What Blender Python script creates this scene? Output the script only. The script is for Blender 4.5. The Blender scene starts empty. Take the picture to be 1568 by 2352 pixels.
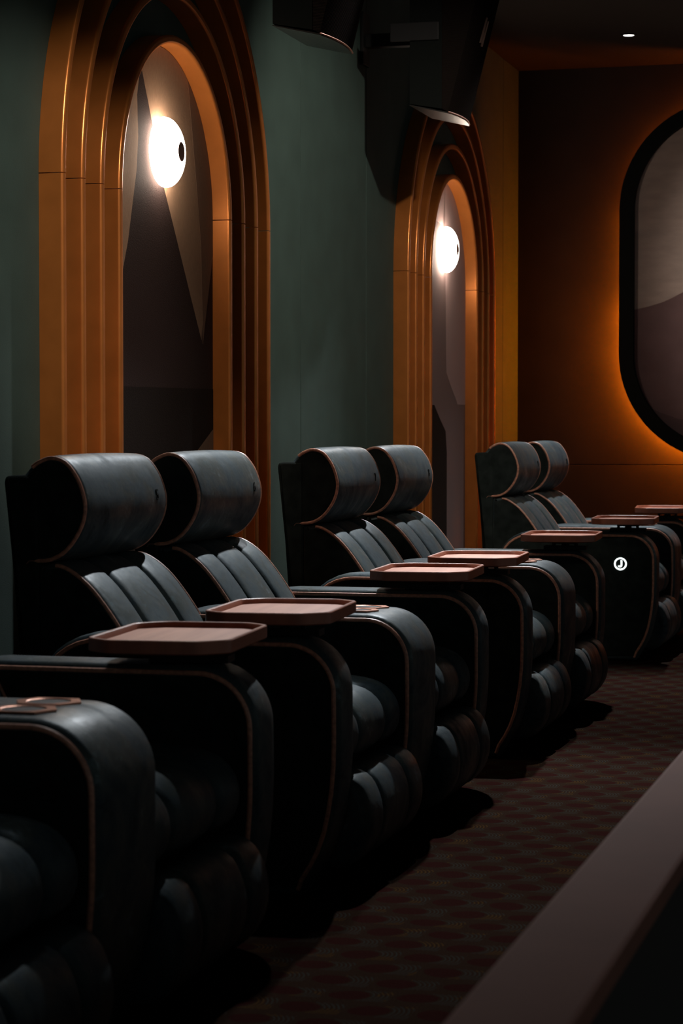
import bpy, bmesh, math, random
from mathutils import Vector, Matrix

S = bpy.context.scene
COL = S.collection
PI = math.pi

# ------------------------------------------------------------------ camera
W_PX, H_PX, F_PX = 1568, 2352, 5190.0
EYE = Vector((2.68, 0.0, 1.10))
YAW = math.atan(1431.0 / F_PX)          # looks 15.4 deg towards the arched wall
PITCH = math.atan(191.0 / F_PX)         # and slightly down
cd = bpy.data.cameras.new('camera')
cam = bpy.data.objects.new('camera', cd)
COL.objects.link(cam)
cam.location = EYE
cam.rotation_euler = (PI / 2 - PITCH, 0, YAW)
cd.sensor_fit = 'VERTICAL'
cd.sensor_height = 36.0
cd.lens = F_PX / H_PX * 36.0
cd.clip_start = 0.05
cd.dof.use_dof = True
cd.dof.focus_distance = 7.6
cd.dof.aperture_fstop = 8.0
S.camera = cam

# ------------------------------------------------------------------ world, exposure
wd = bpy.data.worlds.new('hall_ambience')
S.world = wd
wd.use_nodes = True
bg = wd.node_tree.nodes['Background']
bg.inputs['Color'].default_value = (0.92, 1.0, 0.98, 1)
bg.inputs['Strength'].default_value = 0.125
S.view_settings.view_transform = 'Standard'
S.view_settings.look = 'None'
S.view_settings.exposure = 0.0
S.view_settings.gamma = 1.0
S.view_settings.use_curve_mapping = False
S.cycles.max_bounces = 6
S.cycles.sample_clamp_indirect = 4.0

CEIL_Z = 3.31
END_Y = 13.84
DOWN_X = 0.84
DOWN_Y = [12.73, 10.74, 8.40, 6.10, 3.89]
DOWN_POWER = [380, 450, 450, 75, 15]
DOWN_AIM = [0.8, 1.7, 1.8, 1.6, 1.6]      # each is tilted back along the row by this much at seat height
DOWN_COL = (0.94, 0.97, 1.0)
# adjustable spots over the aisle, aimed at the arched wall (and one added to brighten the framed panel)
SPOT_X = 1.85
SPOTS = [((SPOT_X, 4.60, CEIL_Z), (0.0, 6.6, 1.45), 250, 31),
         ((SPOT_X, 7.80, CEIL_Z), (0.0, 9.6, 1.65), 215, 60),
         ((SPOT_X, 9.40, CEIL_Z), (0.0, 12.0, 1.2), 30, 40),
         ((2.20, 9.60, CEIL_Z), (2.2, END_Y, 2.0), 540, 38)]
SPOT_COL = (1.0, 0.88, 0.76)

# ------------------------------------------------------------------ materials
MATS = {}

def new_mat(name):
    m = bpy.data.materials.new(name)
    m.use_nodes = True
    MATS[name] = m
    nt = m.node_tree
    return m, nt, nt.nodes['Principled BSDF']

def simple(name, col, rough=0.5, metal=0.0, spec=0.5, noise=0.0, nscale=30.0, bump=0.0, bscale=200.0, stretch=(1, 1, 1)):
    m, nt, b = new_mat(name)
    b.inputs['Roughness'].default_value = rough
    b.inputs['Metallic'].default_value = metal
    b.inputs['Specular IOR Level'].default_value = spec
    b.inputs['Base Color'].default_value = (*col, 1)
    if noise or bump:
        tc = nt.nodes.new('ShaderNodeTexCoord')
        mp = nt.nodes.new('ShaderNodeMapping')
        mp.inputs['Scale'].default_value = stretch
        nt.links.new(tc.outputs['Object'], mp.inputs['Vector'])
    if noise:
        n = nt.nodes.new('ShaderNodeTexNoise')
        n.inputs['Scale'].default_value = nscale
        n.inputs['Detail'].default_value = 5
        nt.links.new(mp.outputs['Vector'], n.inputs['Vector'])
        r = nt.nodes.new('ShaderNodeValToRGB')
        r.color_ramp.elements[0].position = 0.3
        r.color_ramp.elements[1].position = 0.7
        r.color_ramp.elements[0].color = (*[c * (1 - noise) for c in col], 1)
        r.color_ramp.elements[1].color = (*[min(1, c * (1 + noise)) for c in col], 1)
        nt.links.new(n.outputs['Fac'], r.inputs['Fac'])
        nt.links.new(r.outputs['Color'], b.inputs['Base Color'])
    if bump:
        n2 = nt.nodes.new('ShaderNodeTexNoise')
        n2.inputs['Scale'].default_value = bscale
        n2.inputs['Detail'].default_value = 3
        nt.links.new(mp.outputs['Vector'], n2.inputs['Vector'])
        bp = nt.nodes.new('ShaderNodeBump')
        bp.inputs['Strength'].default_value = bump
        bp.inputs['Distance'].default_value = 0.002
        nt.links.new(n2.outputs['Fac'], bp.inputs['Height'])
        nt.links.new(bp.outputs['Normal'], b.inputs['Normal'])
    return m

def emit(name, col, strength):
    m, nt, b = new_mat(name)
    b.inputs['Base Color'].default_value = (*[c * 0.5 for c in col], 1)
    b.inputs['Emission Color'].default_value = (*col, 1)
    b.inputs['Emission Strength'].default_value = strength
    return m

def leather_mat():
    m, nt, b = new_mat('aged_blue_leather')
    N, L = nt.nodes, nt.links
    tc = N.new('ShaderNodeTexCoord')
    oi = N.new('ShaderNodeObjectInfo')
    ml = N.new('ShaderNodeVectorMath'); ml.operation = 'SCALE'
    ml.inputs[0].default_value = (7.3, 11.7, 5.1)
    L.new(oi.outputs['Random'], ml.inputs['Scale'])
    ad = N.new('ShaderNodeVectorMath'); ad.operation = 'ADD'
    L.new(tc.outputs['Object'], ad.inputs[0]); L.new(ml.outputs[0], ad.inputs[1])
    n1 = N.new('ShaderNodeTexNoise'); n1.inputs['Scale'].default_value = 7; n1.inputs['Detail'].default_value = 7
    n1.inputs['Roughness'].default_value = 0.62; n1.inputs['Distortion'].default_value = 0.8
    L.new(ad.outputs[0], n1.inputs['Vector'])
    r = N.new('ShaderNodeValToRGB')
    e = r.color_ramp.elements
    e[0].position = 0.34; e[0].color = (0.008, 0.0125, 0.0145, 1)
    e[1].position = 0.68; e[1].color = (0.140, 0.205, 0.235, 1)
    k = e.new(0.46); k.color = (0.032, 0.049, 0.057, 1)
    k = e.new(0.57); k.color = (0.056, 0.066, 0.060, 1)
    n3 = N.new('ShaderNodeTexNoise'); n3.inputs['Scale'].default_value = 30; n3.inputs['Detail'].default_value = 8
    n3.inputs['Roughness'].default_value = 0.7; n3.inputs['Distortion'].default_value = 1.5
    L.new(ad.outputs[0], n3.inputs['Vector'])
    bl = N.new('ShaderNodeMix'); bl.data_type = 'FLOAT'; bl.inputs[0].default_value = 0.38
    L.new(n1.outputs['Fac'], bl.inputs[2]); L.new(n3.outputs['Fac'], bl.inputs[3])
    L.new(bl.outputs[0], r.inputs['Fac'])
    L.new(r.outputs['Color'], b.inputs['Base Color'])
    r2 = N.new('ShaderNodeMapRange')
    r2.inputs['From Min'].default_value = 0.3; r2.inputs['From Max'].default_value = 0.7
    r2.inputs['To Min'].default_value = 0.68; r2.inputs['To Max'].default_value = 0.34
    L.new(n1.outputs['Fac'], r2.inputs['Value']); L.new(r2.outputs['Result'], b.inputs['Roughness'])
    b.inputs['Specular IOR Level'].default_value = 0.32
    b.inputs['Specular Tint'].default_value = (0.62, 0.86, 1.0, 1)
    n2 = N.new('ShaderNodeTexNoise'); n2.inputs['Scale'].default_value = 16; n2.inputs['Detail'].default_value = 6
    L.new(ad.outputs[0], n2.inputs['Vector'])
    bp = N.new('ShaderNodeBump'); bp.inputs['Strength'].default_value = 0.35; bp.inputs['Distance'].default_value = 0.006
    L.new(n2.outputs['Fac'], bp.inputs['Height']); L.new(bp.outputs['Normal'], b.inputs['Normal'])
    return m

def carpet_mat():
    m, nt, b = new_mat('patterned_carpet')
    N, L = nt.nodes, nt.links
    def math_(op, a, c=None):
        n = N.new('ShaderNodeMath'); n.operation = op
        for i, v in enumerate((a, c)):
            if v is None: continue
            if isinstance(v, (int, float)): n.inputs[i].default_value = v
            else: L.new(v, n.inputs[i])
        return n.outputs[0]
    tc = N.new('ShaderNodeTexCoord')
    sp = N.new('ShaderNodeSeparateXYZ')
    nz = N.new('ShaderNodeTexNoise'); nz.inputs['Scale'].default_value = 5
    L.new(tc.outputs['Object'], nz.inputs['Vector'])
    L.new(tc.outputs['Object'], sp.inputs[0])
    u = math_('DIVIDE', sp.outputs['X'], 0.135)
    v = math_('DIVIDE', sp.outputs['Y'], 0.11)
    v = math_('ADD', v, math_('MULTIPLY', nz.outputs['Fac'], 0.5))
    row = math_('FLOOR', v)
    u2 = math_('ADD', u, math_('MULTIPLY', math_('MODULO', row, 2.0), 0.5))
    uf = math_('SUBTRACT', math_('FRACT', u2), 0.38)
    vf = math_('SUBTRACT', math_('FRACT', v), 0.5)
    d = math_('SQRT', math_('ADD', math_('POWER', math_('MULTIPLY', uf, 2.7), 2.0), math_('POWER', math_('MULTIPLY', vf, 2.5), 2.0)))
    lens = math_('LESS_THAN', d, 0.80)
    # chevron-like arcs to one side of each lens
    ring = math_('SINE', math_('MULTIPLY', d, 34.0))
    ring = math_('GREATER_THAN', ring, 0.25)
    zone = math_('MULTIPLY', math_('GREATER_THAN', uf, 0.16), math_('GREATER_THAN', d, 0.85))
    zone = math_('MULTIPLY', zone, math_('LESS_THAN', math_('ABSOLUTE', vf), 0.36))
    arcs = math_('MULTIPLY', ring, zone)
    grain = N.new('ShaderNodeTexNoise'); grain.inputs['Scale'].default_value = 240; grain.inputs['Detail'].default_value = 2
    L.new(tc.outputs['Object'], grain.inputs['Vector'])
    def mix(f, a, c):
        n = N.new('ShaderNodeMix'); n.data_type = 'RGBA'
        L.new(f, n.inputs[0])
        for s, val in ((6, a), (7, c)):
            if isinstance(val, tuple): n.inputs[s].default_value = (*val, 1)
            else: L.new(val, n.inputs[s])
        return n.outputs[2]
    base = mix(lens, (0.034, 0.0195, 0.0140), (0.034, 0.0120, 0.0105))
    nz2 = N.new('ShaderNodeTexNoise'); nz2.inputs['Scale'].default_value = 9
    L.new(tc.outputs['Object'], nz2.inputs['Vector'])
    ac = mix(math_('GREATER_THAN', nz2.outputs['Fac'], 0.56), (0.044, 0.042, 0.036), (0.080, 0.042, 0.016))
    colr = mix(math_('MULTIPLY', arcs, 0.8), base, ac)
    gm = N.new('ShaderNodeMix'); gm.data_type = 'RGBA'; gm.blend_type = 'MULTIPLY'; gm.inputs[0].default_value = 0.7
    L.new(colr, gm.inputs[6]); L.new(grain.outputs['Fac'], gm.inputs[7])
    L.new(gm.outputs[2], b.inputs['Base Color'])
    b.inputs['Roughness'].default_value = 0.95
    b.inputs['Specular IOR Level'].default_value = 0.0
    bp = N.new('ShaderNodeBump'); bp.inputs['Strength'].default_value = 0.5; bp.inputs['Distance'].default_value = 0.004
    L.new(grain.outputs['Fac'], bp.inputs['Height']); L.new(bp.outputs['Normal'], b.inputs['Normal'])
    return m

def wood_mat(name, c1, c2, rough=0.4):
    m, nt, b = new_mat(name)
    N, L = nt.nodes, nt.links
    tc = N.new('ShaderNodeTexCoord')
    mp = N.new('ShaderNodeMapping'); mp.inputs['Scale'].default_value = (28, 1.6, 6)
    L.new(tc.outputs['Object'], mp.inputs['Vector'])
    n = N.new('ShaderNodeTexNoise'); n.inputs['Scale'].default_value = 1.0; n.inputs['Detail'].default_value = 6
    L.new(mp.outputs['Vector'], n.inputs['Vector'])
    r = N.new('ShaderNodeValToRGB')
    r.color_ramp.elements[0].position = 0.35; r.color_ramp.elements[0].color = (*c1, 1)
    r.color_ramp.elements[1].position = 0.65; r.color_ramp.elements[1].color = (*c2, 1)
    L.new(n.outputs['Fac'], r.inputs['Fac']); L.new(r.outputs['Color'], b.inputs['Base Color'])
    b.inputs['Roughness'].default_value = rough
    return m

def grille_mat():
    m, nt, b = new_mat('ribbed_speaker_grille')
    N, L = nt.nodes, nt.links
    tc = N.new('ShaderNodeTexCoord')
    w = N.new('ShaderNodeTexWave'); w.wave_type = 'BANDS'; w.bands_direction = 'Z'
    w.inputs['Scale'].default_value = 78.0
    L.new(tc.outputs['Object'], w.inputs['Vector'])
    r = N.new('ShaderNodeValToRGB')
    r.color_ramp.elements[0].position = 0.45; r.color_ramp.elements[0].color = (0.004, 0.004, 0.004, 1)
    r.color_ramp.elements[1].position = 0.75; r.color_ramp.elements[1].color = (0.016, 0.011, 0.009, 1)
    L.new(w.outputs['Fac'], r.inputs['Fac']); L.new(r.outputs['Color'], b.inputs['Base Color'])
    bp = N.new('ShaderNodeBump'); bp.inputs['Strength'].default_value = 0.6; bp.inputs['Distance'].default_value = 0.002
    L.new(w.outputs['Fac'], bp.inputs['Height']); L.new(bp.outputs['Normal'], b.inputs['Normal'])
    b.inputs['Roughness'].default_value = 0.75
    b.inputs['Specular IOR Level'].default_value = 0.0
    return m

leather_mat(); carpet_mat(); grille_mat()
simple('black_green_velvet', (0.017, 0.022, 0.0205), 0.95, spec=0.05, noise=0.35, nscale=22, bump=0.2, bscale=300)
simple('dark_leather', (0.016, 0.021, 0.022), 0.42, spec=0.45, noise=0.4, nscale=14)
simple('copper_piping', (0.48, 0.225, 0.150), 0.45, metal=0.0, spec=0.6, noise=0.35, nscale=90)
simple('copper_plate', (0.55, 0.27, 0.19), 0.35, metal=0.7)
simple('black_metal', (0.010, 0.010, 0.010), 0.6, spec=0.2)
simple('black_well', (0.004, 0.004, 0.004), 0.6)
simple('stamp_black', (0.004, 0.005, 0.005), 0.7, spec=0.1)
wood_mat('tray_rim_wood', (0.25, 0.076, 0.042), (0.33, 0.104, 0.057), 0.42)
wood_mat('tray_board_wood', (0.50, 0.190, 0.120), (0.63, 0.265, 0.175), 0.45)
simple('green_wall_plaster', (0.040, 0.066, 0.057), 0.75, spec=0.2, noise=0.10, nscale=6, bump=0.25, bscale=260)
simple('wall_backing_dark', (0.010, 0.014, 0.013), 0.8)
simple('charcoal_wall', (0.028, 0.022, 0.017), 0.75, spec=0.25, noise=0.12, nscale=5, bump=0.15, bscale=160)
simple('dark_ceiling', (0.019, 0.016, 0.013), 0.85, spec=0.2)
simple('bronze_hoop_paint', (0.60, 0.195, 0.042), 0.30, metal=0.6, spec=0.5, noise=0.10, nscale=10, bump=0.05, bscale=400)
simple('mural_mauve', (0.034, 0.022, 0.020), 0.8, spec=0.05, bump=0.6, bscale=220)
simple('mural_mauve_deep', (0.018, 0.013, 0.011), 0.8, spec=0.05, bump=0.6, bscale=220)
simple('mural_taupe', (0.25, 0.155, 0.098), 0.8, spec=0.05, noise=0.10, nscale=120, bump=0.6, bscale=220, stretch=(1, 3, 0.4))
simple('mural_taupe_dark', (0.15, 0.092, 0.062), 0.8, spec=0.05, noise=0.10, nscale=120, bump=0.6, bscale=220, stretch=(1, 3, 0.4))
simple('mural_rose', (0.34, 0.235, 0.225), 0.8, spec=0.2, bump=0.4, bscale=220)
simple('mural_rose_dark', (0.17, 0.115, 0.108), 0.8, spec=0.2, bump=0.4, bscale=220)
simple('art_beige', (0.42, 0.33, 0.29), 0.85, spec=0.2, noise=0.10, nscale=8, bump=0.5, bscale=120, stretch=(1, 1, 3))
simple('art_mauve', (0.17, 0.105, 0.105), 0.85, spec=0.2, noise=0.10, nscale=8, bump=0.5, bscale=120)
simple('art_plum', (0.115, 0.072, 0.075), 0.85, spec=0.2, noise=0.10, nscale=8, bump=0.5, bscale=120)
simple('black_frame', (0.004, 0.005, 0.0045), 0.7, spec=0.15)
simple('ledge_brown', (0.21, 0.088, 0.064), 0.75, spec=0.2, noise=0.08, nscale=4)
simple('ledge_edge', (0.34, 0.165, 0.115), 0.45, spec=0.4)
simple('partition_black', (0.010, 0.010, 0.009), 0.8)
simple('knob_bronze', (0.46, 0.25, 0.19), 0.6)
simple('cabinet_black', (0.007, 0.008, 0.0075), 0.9, spec=0.0)
simple('cabinet_bottom_paint', (0.014, 0.013, 0.012), 0.28)
simple('logo_mark_copper', (0.10, 0.055, 0.042), 0.6)
simple('floor_lower', (0.03, 0.022, 0.018), 0.95)
emit('lamp_glass', (1.0, 0.84, 0.69), 34.0)
emit('amber_strip', (1.0, 0.185, 0.004), 270.0)
emit('amber_strip_mid', (1.0, 0.19, 0.004), 85.0)
emit('amber_strip_far', (1.0, 0.17, 0.003), 32.0)
emit('downlight_lens', (1.0, 0.93, 0.88), 6.0)
emit('logo_light', (0.92, 1.0, 0.98), 1.3)

# ------------------------------------------------------------------ helpers
def mesh_from(name, verts, faces, mats, smooth=False, fmat=None):
    me = bpy.data.meshes.new(name)
    me.from_pydata([tuple(v) for v in verts], [], faces)
    for m in (mats if isinstance(mats, (list, tuple)) else [mats]):
        me.materials.append(MATS[m])
    bm = bmesh.new(); bm.from_mesh(me)
    bmesh.ops.recalc_face_normals(bm, faces=bm.faces)
    bm.to_mesh(me); bm.free()
    if fmat:
        for p, i in zip(me.polygons, fmat): p.material_index = i
    if smooth:
        me.polygons.foreach_set('use_smooth', [True] * len(me.polygons))
        try: me.set_sharp_from_angle(angle=math.radians(42))
        except Exception: pass
    me.update()
    return me

def add(name, me, parent=None, loc=(0, 0, 0), rot=(0, 0, 0)):
    o = bpy.data.objects.new(name, me)
    COL.objects.link(o)
    o.location = loc; o.rotation_euler = rot
    if parent is not None: o.parent = parent
    return o

def thing(name, label, cat, loc=(0, 0, 0), group=None, rot=(0, 0, 0)):
    o = add(name, None, None, loc, rot)
    o['label'] = label; o['category'] = cat
    if group: o['group'] = group
    return o

def tag(o, label, cat, group=None):
    o['label'] = label; o['category'] = cat
    if group: o['group'] = group
    return o

def struct(name, me, loc=(0, 0, 0), label=None):
    o = add(name, me, None, loc)
    o['kind'] = 'structure'
    if label: o['label'] = label
    return o

def box_geo(x0, x1, y0, y1, z0, z1):
    v = [(x0, y0, z0), (x1, y0, z0), (x1, y1, z0), (x0, y1, z0), (x0, y0, z1), (x1, y0, z1), (x1, y1, z1), (x0, y1, z1)]
    f = [(0, 3, 2, 1), (4, 5, 6, 7), (0, 1, 5, 4), (1, 2, 6, 5), (2, 3, 7, 6), (3, 0, 4, 7)]
    return v, f

def box(name, x0, x1, y0, y1, z0, z1, mat, bevel=0.0):
    v, f = box_geo(x0, x1, y0, y1, z0, z1)
    me = mesh_from(name, v, f, mat)
    if bevel:
        bm = bmesh.new(); bm.from_mesh(me)
        bmesh.ops.bevel(bm, geom=list(bm.edges), offset=bevel, segments=2, affect='EDGES', profile=0.6)
        bm.to_mesh(me); bm.free()
    return me

def smooth_path(pts, sub=4, closed=False):
    out = []
    n = len(pts)
    rng = range(n) if closed else range(n - 1)
    for i in rng:
        p0 = pts[(i - 1) % n] if closed or i > 0 else pts[i]
        p1 = pts[i]; p2 = pts[(i + 1) % n]
        p3 = pts[(i + 2) % n] if closed or i + 2 < n else p2
        for k in range(sub):
            t = k / sub
            out.append(tuple(0.5 * ((2 * b) + (c - a) * t + (2 * a - 5 * b + 4 * c - d) * t * t + (-a + 3 * b - 3 * c + d) * t ** 3)
                             for a, b, c, d in zip(p0, p1, p2, p3)))
    if not closed: out.append(tuple(pts[-1]))
    return out

def prof_normals(prof):
    n = len(prof)
    area = sum(prof[i][0] * prof[(i + 1) % n][1] - prof[(i + 1) % n][0] * prof[i][1] for i in range(n))
    s = 1 if area > 0 else -1
    res = []
    for i in range(n):
        ax, az = prof[i - 1]; bx, bz = prof[(i + 1) % n]
        dx, dz = bx - ax, bz - az
        l = math.hypot(dx, dz) or 1
        res.append((s * dz / l, -s * dx / l))
    return res

def offset(prof, d):
    return [(p[0] - n[0] * d, p[1] - n[1] * d) for p, n in zip(prof, prof_normals(prof))]

def cushion(name, prof, y0, y1, mat, end_r=0.02, seams=(), seam_d=0.012, seam_w=0.014, crown=0.0, ny=26):
    """profile in XZ swept along Y, rounded at both ends, drawn in at the seams"""
    ys = set()
    for k in range(7):
        a = k / 6 * PI / 2
        e = end_r * (1 - math.cos(a))
        ys.add(round(y0 + e, 5)); ys.add(round(y1 - e, 5))
    for k in range(ny + 1):
        ys.add(round(y0 + end_r + (y1 - y0 - 2 * end_r) * k / ny, 5))
    for s in seams:
        c = y0 + (y1 - y0) * s
        for k in (-3, -2, -1, -0.5, -0.22, 0, 0.22, 0.5, 1, 2, 3): ys.add(round(c + k * seam_w * 0.6, 5))
    ys = sorted(ys)
    bnd = [y0] + [y0 + (y1 - y0) * s for s in seams] + [y1]
    nr = prof_normals(prof)
    V, F = [], []
    n = len(prof)
    for y in ys:
        e = min(y - y0, y1 - y)
        d = 0
        if e < end_r: d += end_r - math.sqrt(max(0, end_r ** 2 - (end_r - e) ** 2))
        for s in bnd[1:-1]:
            d += seam_d * math.exp(-((y - s) / seam_w) ** 2) + seam_d * 0.6 * math.exp(-((y - s) / (seam_w * 0.3)) ** 2)
        for a, c in zip(bnd, bnd[1:]):
            if a <= y <= c: d += crown * (2 * (y - a) / (c - a) - 1) ** 2
        for p, m in zip(prof, nr): V.append((p[0] - m[0] * d, y, p[1] - m[1] * d))
    for j in range(len(ys) - 1):
        for i in range(n):
            F.append((j * n + i, j * n + (i + 1) % n, (j + 1) * n + (i + 1) % n, (j + 1) * n + i))
    F.append(tuple(range(n - 1, -1, -1)))
    F.append(tuple((len(ys) - 1) * n + i for i in range(n)))
    return mesh_from(name, V, F, mat, smooth=True)

def plate(name, prof, y0, y1, mat, smooth=False):
    n = len(prof)
    V = [(p[0], y0, p[1]) for p in prof] + [(p[0], y1, p[1]) for p in prof]
    F = [(i, (i + 1) % n, n + (i + 1) % n, n + i) for i in range(n)]
    F += [tuple(range(n)), tuple(range(2 * n - 1, n - 1, -1))]
    return mesh_from(name, V, F, mat, smooth)

def tube(name, pts, r, mat, seg=8, closed=False):
    P = [Vector(p) for p in pts]
    n = len(P); V, F = [], []
    up = None
    for i in range(n):
        a = P[i - 1] if (i > 0 or closed) else P[i]
        b = P[(i + 1) % n] if (i < n - 1 or closed) else P[i]
        t = (b - a).normalized()
        if up is None:
            up = Vector((0, 1, 0)) if abs(t.y) < 0.9 else Vector((0, 0, 1))
        s = t.cross(up).normalized(); u = s.cross(t).normalized(); up = u
        for k in range(seg):
            an = 2 * PI * k / seg
            V.append(P[i] + s * (math.cos(an) * r) + u * (math.sin(an) * r))
    for i in range(n if closed else n - 1):
        j = (i + 1) % n
        for k in range(seg):
            F.append((i * seg + k, i * seg + (k + 1) % seg, j * seg + (k + 1) % seg, j * seg + k))
    if not closed:
        F.append(tuple(range(seg - 1, -1, -1))); F.append(tuple((n - 1) * seg + k for k in range(seg)))
    return mesh_from(name, V, F, mat, smooth=True)

def text_mesh(name, s, size, depth, mat):
    cu = bpy.data.curves.new(name + '_curve', 'FONT')
    cu.body = s; cu.size = size; cu.extrude = depth; cu.align_x = 'CENTER'; cu.align_y = 'CENTER'
    cu.resolution_u = 4; cu.offset = 0.0006
    t = bpy.data.objects.new('tmp_text', cu); COL.objects.link(t)
    me = bpy.data.meshes.new_from_object(t.evaluated_get(bpy.context.evaluated_depsgraph_get()))
    bpy.data.objects.remove(t); bpy.data.curves.remove(cu)
    me.name = name; me.materials.clear(); me.materials.append(MATS[mat])
    return me

def lathe_x(name, prof, mat, seg=48):
    """profile (x, r) revolved about the X axis"""
    V, F = [], []
    n = len(prof)
    for k in range(seg):
        a = 2 * PI * k / seg
        for x, r in prof: V.append((x, r * math.cos(a), r * math.sin(a)))
    for k in range(seg):
        j = (k + 1) % seg
        for i in range(n - 1):
            F.append((k * n + i, k * n + i + 1, j * n + i + 1, j * n + i))
    me = mesh_from(name, V, F, mat, smooth=True)
    bm = bmesh.new(); bm.from_mesh(me)
    bmesh.ops.remove_doubles(bm, verts=bm.verts, dist=1e-5)
    bmesh.ops.recalc_face_normals(bm, faces=bm.faces)
    bm.to_mesh(me); bm.free()
    return me

def clip_poly(poly, clip):
    """clip a polygon by a convex counter-clockwise polygon"""
    out = list(poly)
    for i in range(len(clip)):
        a, b = clip[i], clip[(i + 1) % len(clip)]
        inside = lambda p: (b[0] - a[0]) * (p[1] - a[1]) - (b[1] - a[1]) * (p[0] - a[0]) >= -1e-9
        src, out = out, []
        for j in range(len(src)):
            p, q = src[j - 1], src[j]
            ip, iq = inside(p), inside(q)
            if ip != iq:
                d1 = (b[0] - a[0]) * (p[1] - a[1]) - (b[1] - a[1]) * (p[0] - a[0])
                d2 = (b[0] - a[0]) * (q[1] - a[1]) - (b[1] - a[1]) * (q[0] - a[0])
                t = d1 / (d1 - d2)
                out.append((p[0] + (q[0] - p[0]) * t, p[1] + (q[1] - p[1]) * t))
            if iq: out.append(q)
        if not out: return []
    return out

# ------------------------------------------------------------------ the setting
FLOOR_X1 = 2.19
v, f = box_geo(-0.25, FLOOR_X1, -3.0, END_Y + 0.2, -0.12, 0.0)
struct('floor', mesh_from('floor', v, f, 'patterned_carpet'), label='dark red-brown carpet with a scalloped wave pattern')
v, f = box_geo(FLOOR_X1, 9.0, -3.0, END_Y + 0.2, -0.52, -0.40)
struct('floor_lower', mesh_from('floor_lower', v, f, 'floor_lower'))
v, f = box_geo(-0.25, 9.0, -3.0, END_Y + 0.2, CEIL_Z, CEIL_Z + 0.12)
struct('ceiling', mesh_from('ceiling', v, f, 'dark_ceiling'))

# arched wall: backing plus upright panels with open joints between them
wl = struct('wall_left', box('wall_left', -0.25, -0.014, -3.0, END_Y, 0, CEIL_Z, 'wall_backing_dark'))
PW = 1.07
seams = [9.08 + PW * k for k in range(-12, 5)]
seams = [s for s in seams if -3.0 < s < END_Y - 0.2]
edges = [-3.0] + seams + [END_Y]
pm = {}
for a, b in zip(edges, edges[1:]):
    w = round(b - a, 4)
    if w not in pm: pm[w] = box('wall_panel', -0.014, 0.0, 0.004, w - 0.004, 0.0, CEIL_Z, 'green_wall_plaster', bevel=0.002)
    add('wall_panel', pm[w], wl, (0, a, 0))

we = struct('wall_end', box('wall_end', -0.25, 9.0, END_Y + 0.012, END_Y + 0.25, -0.4, CEIL_Z, 'wall_backing_dark'))
SEAM_Z = 0.88
add('wall_panel', box('end_panel_upper', 0.0, 9.0, END_Y, END_Y + 0.012, SEAM_Z + 0.002, CEIL_Z, 'charcoal_wall', bevel=0.002), we)
add('wall_panel', box('end_panel_lower', 0.0, 9.0, END_Y, END_Y + 0.012, -0.4, SEAM_Z - 0.002, 'charcoal_wall', bevel=0.002), we)

# low partition with a brown capped ledge between the aisle and the next tier
LX0, LX1, LZ = 2.175, 2.306, 0.50
pw = struct('wall_partition', box('partition', LX0 + 0.012, LX1 - 0.012, -1.0, 9.5, -0.40, LZ - 0.030, 'partition_black'))
lg = tag(add('partition_ledge', box('ledge', LX0, LX1, -1.0, 9.5, LZ - 0.030, LZ, 'ledge_brown', bevel=0.007)),
         'blurred brown capped ledge running along the low black partition', 'ledge')

# ------------------------------------------------------------------ arches with sconces
ARCH_Y = [7.358, 11.713]
SPRING = 1.865
HOOP_T, HOOP_X0, HOOP_X1 = 0.030, 0.0, 0.078
R_IN = [0.545 + 0.1577 * k for k in range(4)]

def rounded_ring(r0, r1, x0, x1, b):
    """closed section (radius, x) of a hoop with rounded front corners"""
    pts = [(r0, x0), (r0, x1 - b - 0.0015)]
    for k in range(6):
        a = PI / 2 * k / 5
        pts.append((r0 + b - b * math.cos(a), x1 - b + b * math.sin(a)))
    pts += [(r0 + b + 0.001, x1), (r1 - b - 0.001, x1)]
    for k in range(6):
        a = PI / 2 * k / 5
        pts.append((r1 - b + b * math.sin(a), x1 - b + b * math.cos(a)))
    pts += [(r1, x1 - b - 0.0015), (r1, x0)]
    return pts

ARCM = {}
def hoop_meshes(k):
    if k in ARCM: return ARCM[k]
    sec = rounded_ring(R_IN[k], R_IN[k] + HOOP_T, HOOP_X0, HOOP_X1, 0.009)
    n = len(sec); seg = 72
    V, F = [], []
    g = 0.0014 / R_IN[k]
    for j in range(seg + 1):
        a = g + (PI - 2 * g) * j / seg
        for r, x in sec: V.append((x, -r * math.cos(a), SPRING + r * math.sin(a)))
    for j in range(seg):
        for i in range(n):
            F.append((j * n + i, j * n + (i + 1) % n, (j + 1) * n + (i + 1) % n, (j + 1) * n + i))
    F.append(tuple(range(n))); F.append(tuple(seg * n + i for i in range(n - 1, -1, -1)))
    arc = mesh_from('hoop_arc', V, F, 'bronze_hoop_paint', smooth=True)
    V, F = [], []
    for z in (0.0, SPRING - 0.0014):
        for r, x in sec: V.append((x, r, z))
    for i in range(n): F.append((i, (i + 1) % n, n + (i + 1) % n, n + i))
    F.append(tuple(range(n))); F.append(tuple(range(2 * n - 1, n - 1, -1)))
    leg_r = mesh_from('hoop_leg_r', V, F, 'bronze_hoop_paint', smooth=True)
    leg_l = mesh_from('hoop_leg_l', [(a, -b, c) for a, b, c in V], F, 'bronze_hoop_paint', smooth=True)
    ARCM[k] = (arc, leg_l, leg_r)
    return ARCM[k]

def arch_outline(r):
    pts = [(-r, 0.0), (r, 0.0)]
    for k in range(49):
        a = PI * k / 48
        pts.append((r * math.cos(a), SPRING + r * math.sin(a)))
    return pts

def px_to_wall(x, y, l=2.668):
    """where the photographed print lies on the niche wall: (y along the wall, height)"""
    d = F_PX * l / (math.cos(YAW) * (2215 - x))
    return ((d - l * math.sin(YAW)) / math.cos(YAW), 1.10 + (985 - y) * d / F_PX)

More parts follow.
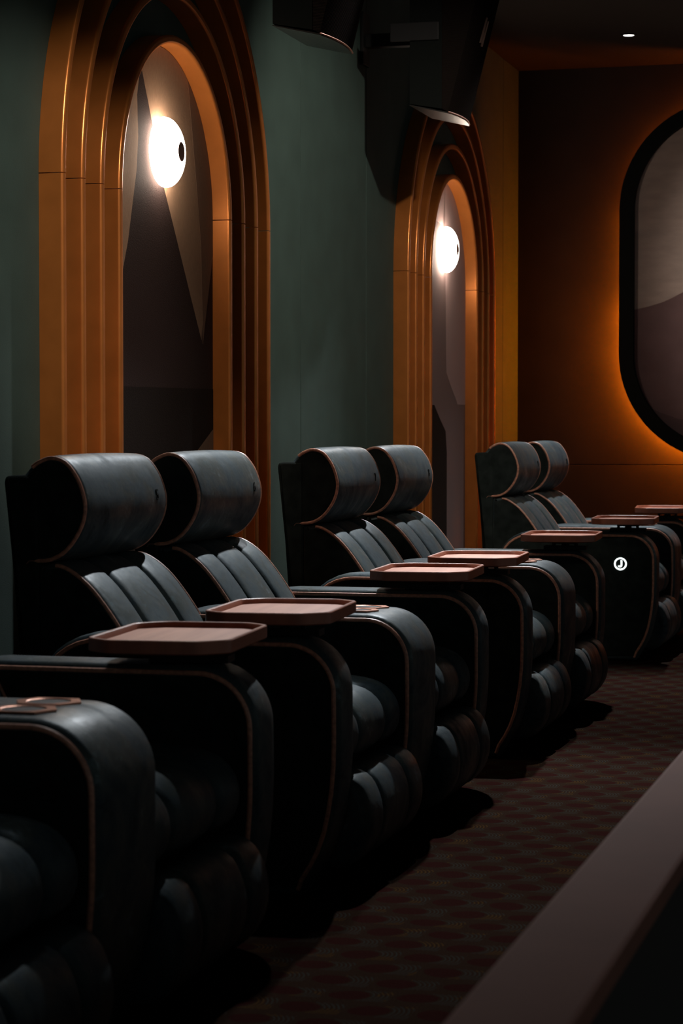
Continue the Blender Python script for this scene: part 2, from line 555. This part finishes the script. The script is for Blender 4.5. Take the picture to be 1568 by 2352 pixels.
MURAL1 = [('mural_taupe', [(328, 157), (348, 262), (378, 430), (464, 782), (472, 640), (540, 300), (420, 40), (300, 60)]),
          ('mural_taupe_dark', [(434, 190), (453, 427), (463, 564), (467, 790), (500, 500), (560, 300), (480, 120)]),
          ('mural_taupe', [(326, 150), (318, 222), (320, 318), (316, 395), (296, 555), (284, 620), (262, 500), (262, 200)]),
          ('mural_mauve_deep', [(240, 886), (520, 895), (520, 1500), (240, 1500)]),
          ('mural_taupe_dark', [(448, 1042), (505, 965), (560, 1100), (448, 1060)])]
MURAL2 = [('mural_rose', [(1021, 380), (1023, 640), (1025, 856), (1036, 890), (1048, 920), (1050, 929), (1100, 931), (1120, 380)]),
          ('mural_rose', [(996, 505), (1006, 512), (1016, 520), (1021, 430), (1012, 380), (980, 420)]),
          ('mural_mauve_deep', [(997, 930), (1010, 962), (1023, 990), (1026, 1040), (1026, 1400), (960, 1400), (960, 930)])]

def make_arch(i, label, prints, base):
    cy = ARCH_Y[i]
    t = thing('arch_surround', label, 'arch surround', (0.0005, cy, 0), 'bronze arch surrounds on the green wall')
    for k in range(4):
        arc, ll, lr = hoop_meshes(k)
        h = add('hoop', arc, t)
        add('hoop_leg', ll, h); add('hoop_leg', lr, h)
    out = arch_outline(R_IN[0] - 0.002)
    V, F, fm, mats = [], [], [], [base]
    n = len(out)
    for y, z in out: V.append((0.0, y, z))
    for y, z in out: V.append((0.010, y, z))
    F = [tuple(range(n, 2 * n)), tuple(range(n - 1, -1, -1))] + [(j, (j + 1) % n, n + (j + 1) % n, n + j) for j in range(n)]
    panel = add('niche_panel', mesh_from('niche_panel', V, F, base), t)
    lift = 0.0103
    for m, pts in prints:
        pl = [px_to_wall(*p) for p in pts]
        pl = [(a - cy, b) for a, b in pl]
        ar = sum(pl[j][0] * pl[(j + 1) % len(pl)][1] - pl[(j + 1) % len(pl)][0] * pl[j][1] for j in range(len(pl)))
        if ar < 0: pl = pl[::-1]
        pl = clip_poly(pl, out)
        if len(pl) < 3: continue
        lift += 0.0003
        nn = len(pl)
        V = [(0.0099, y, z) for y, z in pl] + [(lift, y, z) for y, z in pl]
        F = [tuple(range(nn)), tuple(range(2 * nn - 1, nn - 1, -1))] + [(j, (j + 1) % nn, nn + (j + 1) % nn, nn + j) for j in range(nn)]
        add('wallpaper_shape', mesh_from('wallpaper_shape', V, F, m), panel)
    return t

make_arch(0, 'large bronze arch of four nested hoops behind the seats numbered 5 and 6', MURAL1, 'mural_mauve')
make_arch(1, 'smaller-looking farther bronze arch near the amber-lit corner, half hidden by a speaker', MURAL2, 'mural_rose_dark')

# sconce: oblate opal globe on a short backplate with a bronze disc on its front
R_L = 0.120
gl = [(0.0, 0.0), (0.0, 0.100)]
for k in range(9):
    a = PI / 2 * k / 8
    gl.append((0.020 - 0.020 * math.cos(a), 0.100 + 0.020 * math.sin(a)))
T_OPEN = math.acos(0.034 / R_L)
for k in range(1, 25):
    a = T_OPEN * k / 24
    gl.append((0.020 + 0.062 * math.sin(a), R_L * math.cos(a)))
xo = 0.020 + 0.062 * math.sin(T_OPEN)
gl += [(xo - 0.004, 0.0335), (xo - 0.006, 0.0335)]
GLOBE = lathe_x('sconce_globe', gl, 'lamp_glass')
KNOB = lathe_x('sconce_front_disc', [(xo - 0.010, 0.0), (xo - 0.010, 0.0334), (xo - 0.0005, 0.0334), (xo + 0.0005, 0.0325), (xo + 0.0008, 0.0)], 'knob_bronze')
BACK = lathe_x('sconce_backplate', [(-0.0015, 0.0), (-0.0015, 0.085), (0.001, 0.085), (0.001, 0.0)], 'knob_bronze')
for i, lab in enumerate(('glowing white disc-shaped wall sconce inside the nearer, larger arch',
                         'glowing white disc-shaped wall sconce inside the farther, narrower-looking arch')):
    t = thing('wall_sconce', lab, 'wall lamp', (0.014, ARCH_Y[i] - 0.030, 2.045), 'round sconces in the arches')
    add('globe', GLOBE, t); add('front_disc', KNOB, t); add('backplate', BACK, t)

# ------------------------------------------------------------------ recliners
OX = 0.85
def P(pts): return [(a - OX, b) for a, b in pts]

HEAD = smooth_path(P([(.425, .985), (.448, 1.012), (.475, 1.029), (.509, 1.037), (.548, 1.024), (.580, .985), (.598, .940),
                      (.603, .905), (.597, .868), (.580, .832), (.556, .800), (.528, .778), (.49, .765), (.43, .764)]), 3, closed=False)
HEAD_PIPE = HEAD[3:]
BACKP = smooth_path(P([(.46, .762), (.515, .772), (.556, .760), (.606, .724), (.652, .672), (.697, .608), (.737, .54), (.765, .47), (.775, .42)]), 3) + P([(.775, .40), (.46, .40)])
BACK_PIPE = BACKP[3:25]
SHELL = smooth_path(P([(.378, .965), (.381, .978), (.392, .984), (.44, .986)]), 3) + P([(.47, .98), (.475, .20), (.455, .15), (.436, .15), (.424, .52)])
SEATP = smooth_path(P([(.70, .43), (.8, .445), (1.0, .455), (1.13, .455), (1.205, .440), (1.247, .405), (1.262, .362), (1.255, .32), (1.230, .292), (1.16, .277)]), 3) + P([(.70, .277)])
FOOTP = smooth_path(P([(1.15, .24), (1.195, .264), (1.250, .272), (1.291, .252), (1.315, .205), (1.322, .155), (1.312, .105), (1.283, .062), (1.240, .040), (1.16, .035)]), 3)
PLINTH_BOX = (.48 - OX, 1.17 - OX, 0.0, 0.27)

ATOP, AR = 0.612, 0.130
XF = 1.286
arm = [(0.56, 0.0), (0.545, 0.25)]
arm += [(0.525, 0.40)]
for k in range(9):
    a = PI - PI / 2 * k / 8
    arm.append((0.52 + 0.17 + 0.17 * math.cos(a), ATOP - 0.15 + 0.15 * math.sin(a)))
for k in range(13):
    a = PI / 2 - PI / 2 * k / 12
    arm.append((XF - AR + AR * math.cos(a), ATOP - AR + AR * math.sin(a)))
arm += [(XF + .0005, .41), (XF + .0005, .36), (XF - .001, .31), (XF - .006, .25), (XF - .014, .20), (XF - .025, .15), (XF - .041, .105), (XF - .060, .068), (XF - .081, .035), (XF - .103, .002)]
ARM = P(arm)
ARM_IN = offset(ARM, 0.017)
ARM_IN2 = offset(ARM, 0.024)
ARM_PIPE = [p for p in ARM_IN[2:]]

UW, AW, CW = 0.86, 0.130, 0.285       # half unit width, arm width, console width
SEAT_C, HEAD_HW = 0.428, 0.288

M = {}
def build_meshes():
    for key, y0, y1 in (('arm_l', -UW, -UW + AW), ('arm_r', UW - AW, UW), ('console', -CW / 2, CW / 2)):
        M[key] = cushion(key, ARM, y0, y1, 'aged_blue_leather', end_r=0.016, crown=0.004, ny=6)
        M[key + '_side0'] = plate(key + '_side', ARM_IN2, y0 - 0.003, y0 + 0.01, 'black_green_velvet')
        M[key + '_side1'] = plate(key + '_side', ARM_IN2, y1 - 0.01, y1 + 0.003, 'black_green_velvet')
        M[key + '_pipe0'] = tube(key + '_piping', [(p[0], y0 - 0.002, max(p[1], 0.006)) for p in ARM_PIPE], 0.0055, 'copper_piping')
        M[key + '_pipe1'] = tube(key + '_piping', [(p[0], y1 + 0.002, max(p[1], 0.006)) for p in ARM_PIPE], 0.0055, 'copper_piping')
    for s, key in ((-1, 'a'), (1, 'b')):
        c = s * SEAT_C
        h0, h1 = c - HEAD_HW, c + HEAD_HW
        M['head' + key] = cushion('headrest', HEAD, h0, h1, 'aged_blue_leather', end_r=0.014, crown=0.004, ny=10)
        M['back' + key] = cushion('backrest', BACKP, h0, h1, 'aged_blue_leather', end_r=0.018, seams=(.30, .72), seam_d=.011, crown=0.006)
        M['shell' + key] = cushion('back_shell', SHELL, h0 - 0.006, h1 + 0.006, 'black_green_velvet', end_r=0.012, ny=4)
        for e, yy in ((0, h0), (1, h1)):
            sg = -1 if e == 0 else 1
            M['hcap%d%s' % (e, key)] = plate('headrest_end', offset(HEAD, 0.016), yy - (0.002 if e == 0 else 0.008), yy + (0.008 if e == 0 else 0.002), 'black_green_velvet')
            M['hpipe%d%s' % (e, key)] = tube('headrest_piping', [(p[0] + 0.000, yy + sg * 0.001, p[1]) for p in offset(HEAD, 0.009)[3:]], 0.0052, 'copper_piping')
            M['bcap%d%s' % (e, key)] = plate('backrest_side', offset(BACKP, 0.018), yy - (0.002 if e == 0 else 0.008), yy + (0.008 if e == 0 else 0.002), 'black_green_velvet')
            M['bpipe%d%s' % (e, key)] = tube('backrest_piping', [(p[0], yy + sg * 0.001, p[1]) for p in offset(BACKP, 0.010)[3:25]], 0.005, 'copper_piping')
        i0, i1 = CW / 2 + 0.012, UW - AW - 0.012
        s0, s1 = (i0, i1) if s > 0 else (-i1, -i0)
        M['seat' + key] = cushion('seat_cushion', SEATP, s0, s1, 'aged_blue_leather', end_r=0.03, seams=(.26, .74), seam_d=.010, crown=0.008)
        M['foot' + key] = cushion('footrest', FOOTP, s0, s1, 'aged_blue_leather', end_r=0.025, seams=(.26, .74), seam_d=.007, seam_w=.011, crown=0.004)
        M['plinth' + key] = box('plinth', PLINTH_BOX[0], PLINTH_BOX[1], s0 - 0.006, s1 + 0.006, 0.0, 0.265, 'black_green_velvet', bevel=0.004)
    # cup holder: hexagonal copper plate with a dark well
    hexo = [(-.062, 0), (-.040, -.046), (.040, -.046), (.062, 0), (.040, .046), (-.040, .046)]
    ns = 36; V, F = [], []
    def hexr(a):
        d = Vector((math.cos(a), math.sin(a)))
        best = 9
        for i in range(6):
            p, q = Vector(hexo[i]), Vector(hexo[(i + 1) % 6])
            e = q - p
            den = d.x * e.y - d.y * e.x
            if abs(den) < 1e-9: continue
            tt = (p.x * e.y - p.y * e.x) / den
            uu = (p.x * d.y - p.y * d.x) / den
            if tt > 0 and -1e-6 <= uu <= 1 + 1e-6: best = min(best, tt)
        return d * best
    angs = sorted(set([2 * PI * k / ns for k in range(ns)] + [math.atan2(p[1], p[0]) % (2 * PI) for p in hexo]))
    na = len(angs)
    for a in angs:
        o = hexr(a); c = Vector((math.cos(a), math.sin(a)))
        V += [(o.x, o.y, 0.0), (o.x, o.y, 0.0035), (c.x * .041, c.y * .041, 0.0035), (c.x * .039, c.y * .039, 0.0025), (c.x * .038, c.y * .038, -.0)]
    for k in range(na):
        j = (k + 1) % na
        for i in range(4): F.append((k * 5 + i, k * 5 + i + 1, j * 5 + i + 1, j * 5 + i))
    M['cup_plate'] = mesh_from('cup_holder', V, F, 'copper_plate')
    V = [(.0385 * math.cos(2 * PI * k / ns), .0385 * math.sin(2 * PI * k / ns), 0.0012) for k in range(ns)]
    V += [(.036 * math.cos(2 * PI * k / ns), .036 * math.sin(2 * PI * k / ns), -.0012) for k in range(ns)]
    F = [tuple(range(ns)), tuple(range(2 * ns - 1, ns - 1, -1))] + [(k, (k + 1) % ns, ns + (k + 1) % ns, ns + k) for k in range(ns)]
    M['cup_well'] = mesh_from('cup_well', V, F, 'black_well')
    # swivel tray
    hx, hy, ch = 0.150, 0.230, 0.055
    def octo(m):
        c = ch - m * 0.55
        o = [(hx - m, -hy + m + c), (hx - m, hy - m - c), (hx - m - c, hy - m), (-hx + m + c, hy - m), (-hx + m, hy - m - c), (-hx + m, -hy + m + c), (-hx + m + c, -hy + m), (hx - m - c, -hy + m)]
        res = []
        for i in range(8):
            p, q, r = Vector(o[i - 1]), Vector(o[i]), Vector(o[(i + 1) % 8])
            rr = 0.018
            a = q + (p - q).normalized() * rr; b = q + (r - q).normalized() * rr
            for k in range(5):
                t = k / 4
                res.append(tuple((1 - t) ** 2 * a + 2 * t * (1 - t) * q + t * t * b))
        return res
    loops = [(octo(0.004), -0.029), (octo(0.0), -0.026), (octo(0.0), -0.002), (octo(0.002), 0.0), (octo(0.008), 0.0), (octo(0.0105), -0.002), (octo(0.0135), -0.0135)]
    n = len(loops[0][0]); V, F = [], []
    for lp, z in loops: V += [(a, b, z) for a, b in lp]
    for j in range(len(loops) - 1):
        for i in range(n): F.append((j * n + i, j * n + (i + 1) % n, (j + 1) * n + (i + 1) % n, (j + 1) * n + i))
    F.append(tuple(range(n - 1, -1, -1)))
    F.append(tuple((len(loops) - 1) * n + i for i in range(n)))
    M['tray'] = mesh_from('tray', V, F, 'tray_rim_wood', smooth=True)
    lp = octo(0.0137)
    V = [(a, b, -0.0137) for a, b in lp] + [(a, b, -0.0125) for a, b in lp]
    F = [tuple(range(n)), tuple(range(2 * n - 1, n - 1, -1))] + [(i, (i + 1) % n, n + (i + 1) % n, n + i) for i in range(n)]
    M['tray_board'] = mesh_from('tray_board', V, F, 'tray_board_wood')
    # bracket: foot plate, post and head plate
    bm = bmesh.new()
    def cyl(r, z0, z1, x=0, y=0):
        r_ = bmesh.ops.create_cone(bm, cap_ends=True, segments=20, radius1=r, radius2=r, depth=z1 - z0)
        bmesh.ops.translate(bm, verts=r_['verts'], vec=(x, y, (z0 + z1) / 2))
    def bxx(x0, x1, y0, y1, z0, z1):
        v, f = box_geo(x0, x1, y0, y1, z0, z1)
        vs = [bm.verts.new(q) for q in v]
        for q in f: bm.faces.new([vs[i] for i in q])
    cyl(0.016, -0.066, -0.029); bxx(-.085, .085, -.032, .032, -.0655, -.050); bxx(-.05, .05, -.045, .045, -.040, -.0288); cyl(.007, -.052, -.038, .045, -.02); cyl(.007, -.052, -.038, -.045, -.02)
    me = bpy.data.meshes.new('tray_bracket'); bm.to_mesh(me); bm.free(); me.materials.append(MATS['black_metal'])
    M['bracket'] = me

build_meshes()
TRAY_Z = 0.678

def make_unit(cy, label, numbers, trays, logo=False):
    t = thing('double_recliner', label, 'recliner', (OX, cy, 0.0), 'leather double recliners along the arched wall')
    for s, key, num in ((-1, 'a', numbers[0]), (1, 'b', numbers[1])):
        add('plinth', M['plinth' + key], t)
        add('seat_cushion', M['seat' + key], t)
        add('footrest', M['foot' + key], t)
        add('back_shell', M['shell' + key], t)
        b = add('backrest', M['back' + key], t)
        h = add('headrest', M['head' + key], t)
        for e in (0, 1):
            add('side_panel', M['bcap%d%s' % (e, key)], b); o = add('piping', M['bpipe%d%s' % (e, key)], b); o['label'] = 'thin copper-brown leather piping'
            add('end_panel', M['hcap%d%s' % (e, key)], h); o = add('piping', M['hpipe%d%s' % (e, key)], h); o['label'] = 'thin copper-brown leather piping'
        if num:
            k = 'num' + num
            if k not in M: M[k] = text_mesh('seat_number', num, 0.040, 0.0012, 'stamp_black')
            o = add('seat_number', M[k], h)
            # text x along +Y, text up along the headrest surface
            up = Vector((-0.143, 0, 1)).normalized(); rt = Vector((0, 1, 0)); nm = rt.cross(up)
            mt = Matrix((rt, up, nm)).transposed()
            o.rotation_euler = mt.to_euler()
            o.location = (0.6004 - OX, s * SEAT_C + HEAD_HW - (0.078 if len(num) == 1 else 0.082), 0.923)
            o['label'] = 'dark stamped number %s' % num
    for key, nm in (('arm_l', 'armrest'), ('console', 'centre_armrest'), ('arm_r', 'armrest')):
        a = add(nm, M[key], t)
        for e in (0, 1):
            add('side_panel', M['%s_side%d' % (key, e)], a)
            o = add('piping', M['%s_pipe%d' % (key, e)], a); o['label'] = 'copper-brown leather piping'
        if key == 'console':
            for yy in (-0.056, 0.056):
                c = add('cup_holder', M['cup_plate'], t, (1.108 - OX, yy, ATOP - 0.0005)); c['label'] = 'hexagonal copper cup holder plate'
                add('cup_well', M['cup_well'], c)
        else:
            yc = (-1 if key == 'arm_l' else 1) * (UW - AW / 2)
            dx, dy, rz = trays[0 if key == 'arm_l' else 1]
            tr = add('swivel_tray', M['tray'], t, (dx - OX, yc + dy, TRAY_Z), (0, 0, math.radians(rz)))
            tr['label'] = 'red-brown wooden swivel tray with chamfered corners'
            add('tray_board', M['tray_board'], tr)
            add('tray_bracket', M['bracket'], tr, (0.02, -dy, 0))
    if logo:
        # lit ring with a J, on the outer side of the near armrest
        V, F = [], []; ns = 48
        for k in range(ns):
            a = 2 * PI * k / ns
            for r, y in ((.0305, 0), (.0305, -.0025), (.0225, -.0025), (.0225, 0)):
                V.append((r * math.cos(a), y, r * math.sin(a)))
        for k in range(ns):
            j = (k + 1) % ns
            for i in range(4): F.append((k * 4 + i, k * 4 + (i + 1) % 4, j * 4 + (i + 1) % 4, j * 4 + i))
        lo = add('lit_logo', mesh_from('lit_logo_ring', V, F, 'logo_light'), t, (1.115 - OX, -UW - 0.0035, 0.462))
        lo['label'] = 'small lit white ring with a letter J'
        pts = [(0.0042, 0.0165), (0.0047, 0.008), (0.0048, -0.001), (0.0045, -0.006), (0.002, -0.0105), (-0.002, -0.0122), (-0.006, -0.011), (-0.0085, -0.0075)]
        pts = smooth_path(pts, 4)
        add('letter', tube('letter_j', [(a * 1.08, -0.001, b * 1.08) for a, b in pts], 0.0044, 'logo_light'), lo)
    return t

T0 = (1.085, 0.0, 5.0)
UNITS = [(3.68, ('', ''), (T0, (1.102, -0.02, 5.0))),
         (5.91, ('5', '6'), ((1.110, 0.05, 5.0), (1.105, 0.0, 4.0))),
         (8.23, ('7', '8'), ((1.103, 0.03, 4.0), (1.105, 0.06, 4.0))),
         (11.50, ('9', '10'), ((1.115, 0.09, 4.0), (1.105, 0.0, 6.0)))]
LABS = ['nearest blue-black leather double recliner at the lower left, its headrests out of frame',
        'blue-black leather double recliner with headrests numbered 5 and 6, in front of the larger arch',
        'blue-black leather double recliner in the middle of the row, headrests numbered 7 and 8',
        'farthest blue-black leather double recliner beyond the gap, with a lit J logo on its side']
for i, (cy, nums, tr) in enumerate(UNITS):
    make_unit(cy, LABS[i], nums, tr, logo=(i == 3))

# ------------------------------------------------------------------ wall speakers
SP_W = 0.435
def make_speaker(y0, label, mark):
    t = thing('surround_speaker', label, 'speaker', (0.0, y0, 2.485), 'black wedge speakers hung high on the green wall')
    # cabinet: upright box with a sloping underside
    prof = [(.307, .046), (.452, .020), (.452, .60), (.307, .60)]
    add('cabinet', plate('speaker_cabinet', prof, 0.0, SP_W, 'cabinet_black'), t)
    # wedge grille, bowed in plan
    nb = 12; V, F = [], []
    for j in range(nb + 1):
        u = j / nb
        bow = 0.022 * (1 - (2 * u - 1) ** 2)
        y = 0.002 + (SP_W - 0.004) * u
        V += [(.4525, y, .020), (.4795 + bow, y, .006), (.630 + bow, y, .60), (.4525, y, .60)]
    for j in range(nb):
        for i in range(4): F.append((j * 4 + i, j * 4 + (i + 1) % 4, (j + 1) * 4 + (i + 1) % 4, (j + 1) * 4 + i))
    F += [(0, 1, 2, 3), (nb * 4 + 3, nb * 4 + 2, nb * 4 + 1, nb * 4)]
    g = add('grille', mesh_from('speaker_grille', V, F, 'ribbed_speaker_grille', smooth=True), t)
    # under-panel and edge trim
    V, F = [], []
    for j in range(nb + 1):
        u = j / nb
        bow = 0.022 * (1 - (2 * u - 1) ** 2)
        y = SP_W * u
        V += [(.306, y, .039), (.481 + bow, y, -.002), (.481 + bow, y, .004), (.306, y, .0395 + .003)]
    for j in range(nb):
        for i in range(4): F.append((j * 4 + i, j * 4 + (i + 1) % 4, (j + 1) * 4 + (i + 1) % 4, (j + 1) * 4 + i))
    F += [(0, 1, 2, 3), (nb * 4 + 3, nb * 4 + 2, nb * 4 + 1, nb * 4)]
    add('base_panel', mesh_from('speaker_base', V, F, 'cabinet_bottom_paint'), t)
    et = []
    for j in range(nb + 1):
        u = j / nb
        et.append((.4825 + 0.022 * (1 - (2 * u - 1) ** 2), SP_W * u, .0045))
    add('edge_trim', tube('speaker_edge_trim', et, 0.0032, 'copper_plate', 6), t)
    # yoke bracket: wall plate, arm and side strap
    br = add('wall_bracket', box('speaker_wall_plate', 0.001, 0.016, 0.30, 0.42, 0.28, 0.52, 'black_metal', bevel=0.003), t)
    add('bracket_arm', box('speaker_bracket_arm', 0.016, 0.306, 0.33, 0.39, 0.36, 0.42, 'black_metal', bevel=0.003), br)
    add('side_strap', box('speaker_side_strap', 0.22, 0.44, -0.012, -0.001, 0.32, 0.40, 'black_metal', bevel=0.004), br)
    if mark:
        # two slanted strokes on the grille
        for k, (yy, zz, sl) in enumerate(((0.185, .385, .010), (0.222, .375, .012))):
            nx = lambda z: .478 + .152 * (z - .004) / .596 + .022
            V = [(nx(zz - .055) + .004, yy - .010 - sl * .2, zz - .055), (nx(zz - .05) + .004, yy + .008, zz - .055), (nx(zz + .055) + .004, yy + .010 + sl * .5, zz + .055), (nx(zz + .055) + .004, yy - .004 + sl * .5, zz + .058)]
            V2 = [(a - .010, b, c) for a, b, c in V]
            V = V + V2
            F = [(0, 1, 2, 3), (7, 6, 5, 4), (0, 4, 5, 1), (1, 5, 6, 2), (2, 6, 7, 3), (3, 7, 4, 0)]
            m_ = add('maker_mark', mesh_from('maker_mark', V, F, 'logo_mark_copper'), g)
            m_['label'] = 'small pale slanted stroke of the maker mark'
    return t

make_speaker(7.69, 'black wedge speaker with ribbed grille above the wall between the two arches', False)
make_speaker(9.736, 'black wedge speaker overlapping the top of the farther arch, with a small pale mark', True)

# ------------------------------------------------------------------ back-lit rounded panel on the end wall
PX0, PX1 = 0.66, 3.50
PZ0, PZ1, PR = 0.905, 3.065, 0.65
def rrect(m, seg=20):
    x0, x1, z0, z1, r = PX0 + m, PX1 - m, PZ0 + m, PZ1 - m, max(0.05, PR - m)
    pts = []
    for cx, cz, a0 in ((x1 - r, z0 + r, -PI / 2), (x1 - r, z1 - r, 0), (x0 + r, z1 - r, PI / 2), (x0 + r, z0 + r, PI)):
        for k in range(seg + 1):
            a = a0 + PI / 2 * k / seg
            pts.append((cx + r * math.cos(a), cz + r * math.sin(a)))
    return pts

pt = thing('backlit_panel', 'large rounded wall panel with a thick black frame and an amber glow behind it', 'wall panel', (0, END_Y, 0))
def ring_y(name, a, b, y0, y1, mat):
    n = len(a)
    V = [(p[0], y0, p[1]) for p in a] + [(p[0], y0, p[1]) for p in b] + [(p[0], y1, p[1]) for p in b] + [(p[0], y1, p[1]) for p in a]
    F = []
    for i in range(n):
        j = (i + 1) % n
        for q in range(4): F.append((q * n + i, q * n + j, ((q + 1) % 4) * n + j, ((q + 1) % 4) * n + i))
    return mesh_from(name, V, F, mat, smooth=True)
FR_Y = -0.225
add('frame', ring_y('panel_frame', rrect(0.0), rrect(0.085), FR_Y, FR_Y + 0.085, 'black_frame'), pt)
inn = rrect(0.086)
def art_poly(name, pl, m, y):
    ar = sum(pl[j][0] * pl[(j + 1) % len(pl)][1] - pl[(j + 1) % len(pl)][0] * pl[j][1] for j in range(len(pl)))
    if ar < 0: pl = pl[::-1]
    pl = clip_poly(pl, inn)
    nn = len(pl)
    V = [(a, y, b) for a, b in pl] + [(a, FR_Y + 0.075, b) for a, b in pl]
    F = [tuple(range(nn)), tuple(range(2 * nn - 1, nn - 1, -1))] + [(j, (j + 1) % nn, nn + (j + 1) % nn, nn + j) for j in range(nn)]
    return mesh_from(name, V, F, m)
art = add('artwork', art_poly('artwork', [(0, 0), (5, 0), (5, 4), (0, 4)], 'art_beige', FR_Y + 0.060), pt)
art['label'] = 'pale beige and mauve hill print'
def px_end(x, y):
    """where the print lies on the end wall: (x, height)"""
    k = (2215 - x) * math.cos(YAW) / F_PX
    l = k * (END_Y - 0.1) * math.cos(YAW) / (1 - k * math.sin(YAW))
    d = (END_Y - 0.1) * math.cos(YAW) + l * math.sin(YAW)
    return (2.68 - l, 1.10 + (985 - y) * d / F_PX)
hill = [px_end(*p) for p in smooth_path([(1440, 716), (1465, 712), (1490, 706), (1520, 697), (1545, 686), (1568, 674), (1600, 660), (1650, 640), (1720, 632), (1800, 650), (1900, 700)], 3)]
add('print_shape', art_poly('print_hill', hill + [(4.0, 0.5), (0.3, 0.5)], 'art_mauve', FR_Y + 0.0596), art)
hill2 = [px_end(*p) for p in smooth_path([(1470, 925), (1490, 935), (1515, 946), (1545, 957), (1568, 964), (1650, 975), (1760, 960), (1900, 940)], 3)]
add('print_shape', art_poly('print_hill_low', hill2 + [(4.0, 0.5), (0.3, 0.5)], 'art_plum', FR_Y + 0.0592), art)
def strip_part(zlo, zhi, mat):
    A, B = rrect(0.055), rrect(0.062)
    n = len(A); V, F = [], []
    idx = [i for i in range(n) if zlo - 1e-6 <= A[i][1] <= zhi + 1e-6]
    def quad(p, q, r, t):
        o = len(V)
        V.extend([(p[0], -0.058, p[1]), (q[0], -0.058, q[1]), (r[0], -0.058, r[1]), (t[0], -0.058, t[1]),
                  (p[0], -0.034, p[1]), (q[0], -0.034, q[1]), (r[0], -0.034, r[1]), (t[0], -0.034, t[1])])
        F.extend([tuple(o + k for k in f) for f in ((0, 1, 2, 3), (7, 6, 5, 4), (0, 4, 5, 1), (1, 5, 6, 2), (2, 6, 7, 3), (3, 7, 4, 0))])
    for i in range(n):
        j = (i + 1) % n
        a, b, c, d = A[i], A[j], B[j], B[i]
        lo, hi = min(a[1], b[1]), max(a[1], b[1])
        if hi < zlo or lo >= zhi: continue
        def cut(p, q, z):
            t = (z - p[1]) / (q[1] - p[1]); return (p[0] + (q[0] - p[0]) * t, z)
        def lim(p, q):
            p2, q2 = p, q
            if abs(q[1] - p[1]) > 1e-6:
                if p[1] < zlo: p2 = cut(p, q, zlo)
                if p[1] > zhi: p2 = cut(p, q, zhi)
                if q[1] < zlo: q2 = cut(p, q, zlo)
                if q[1] > zhi: q2 = cut(p, q, zhi)
            return p2, q2
        a2, b2 = lim(a, b); d2, c2 = lim(d, c)
        quad(a2, b2, c2, d2)
    o = add('light_strip', mesh_from('light_strip', V, F, mat), pt)
    o['label'] = 'amber light strip behind the frame'
strip_part(PZ0, 1.90, 'amber_strip')
strip_part(1.90, 2.42, 'amber_strip_mid')
strip_part(2.42, PZ1, 'amber_strip_far')
add('back_mount', ring_y('back_mount', rrect(0.063), rrect(0.12), FR_Y + 0.080, -0.001, 'black_frame'), pt)

# ------------------------------------------------------------------ ceiling downlights
def lathe_z(name, prof, mat, seg=32):
    V, F = [], []
    n = len(prof)
    for k in range(seg):
        a = 2 * PI * k / seg
        for r, z in prof: V.append((r * math.cos(a), r * math.sin(a), z))
    for k in range(seg):
        j = (k + 1) % seg
        for i in range(n - 1): F.append((k * n + i, k * n + i + 1, j * n + i + 1, j * n + i))
    me = mesh_from(name, V, F, mat, smooth=True)
    bm = bmesh.new(); bm.from_mesh(me); bmesh.ops.remove_doubles(bm, verts=bm.verts, dist=1e-5)
    bmesh.ops.recalc_face_normals(bm, faces=bm.faces); bm.to_mesh(me); bm.free()
    return me
DRING = lathe_z('downlight_ring', [(.032, -.001), (.048, -.001), (.048, -.004), (.034, -.007), (.032, -.005), (.032, -.001)], 'black_metal')
DLENS = lathe_z('downlight_lens', [(0, -.0055), (.026, -.0055), (.0315, -.003), (.0315, -.0012), (0, -.0012)], 'downlight_lens')
for i, y in enumerate(DOWN_Y):
    lab = 'small recessed downlight in the dark ceiling ' + ('near the end wall, the only one in view',
        'over the gap before the farthest recliner', 'over the middle recliner',
        'over the recliner before the larger arch', 'over the nearest recliner')[i]
    t = thing('ceiling_downlight', lab, 'ceiling light', (DOWN_X, y, CEIL_Z), 'downlights over the recliner row')
    add('trim_ring', DRING, t); add('lens', DLENS, t)
    ld = bpy.data.lights.new('downlight_beam', 'SPOT')
    ld.energy = DOWN_POWER[i]; ld.color = DOWN_COL
    ld.spot_size = math.radians(62); ld.spot_blend = 0.85; ld.shadow_soft_size = 0.03
    lo = bpy.data.objects.new('downlight_beam', ld); COL.objects.link(lo)
    lo.parent = t; lo.location = (0, 0, -0.03)
    lo.rotation_euler = Vector((0.40, -DOWN_AIM[i], -2.5)).to_track_quat('-Z', 'Y').to_euler()

for i, (p, tgt, pw_, ang) in enumerate(SPOTS):
    t = thing('ceiling_downlight', 'adjustable ceiling spot aimed at the ' + ('larger bronze arch', 'green wall between the two arches', 'farther bronze arch', 'rounded framed panel, added to brighten it')[i], 'ceiling light', p, 'aimed ceiling spots over the aisle')
    add('trim_ring', DRING, t); add('lens', DLENS, t)
    ld = bpy.data.lights.new('spot_beam', 'SPOT')
    ld.energy = pw_; ld.color = SPOT_COL
    ld.spot_size = math.radians(ang); ld.spot_blend = 0.8; ld.shadow_soft_size = 0.035
    lo = bpy.data.objects.new('spot_beam', ld); COL.objects.link(lo)
    lo.parent = t; lo.location = (0, 0, -0.03)
    lo.rotation_euler = (Vector(tgt) - Vector(p)).to_track_quat('-Z', 'Y').to_euler()
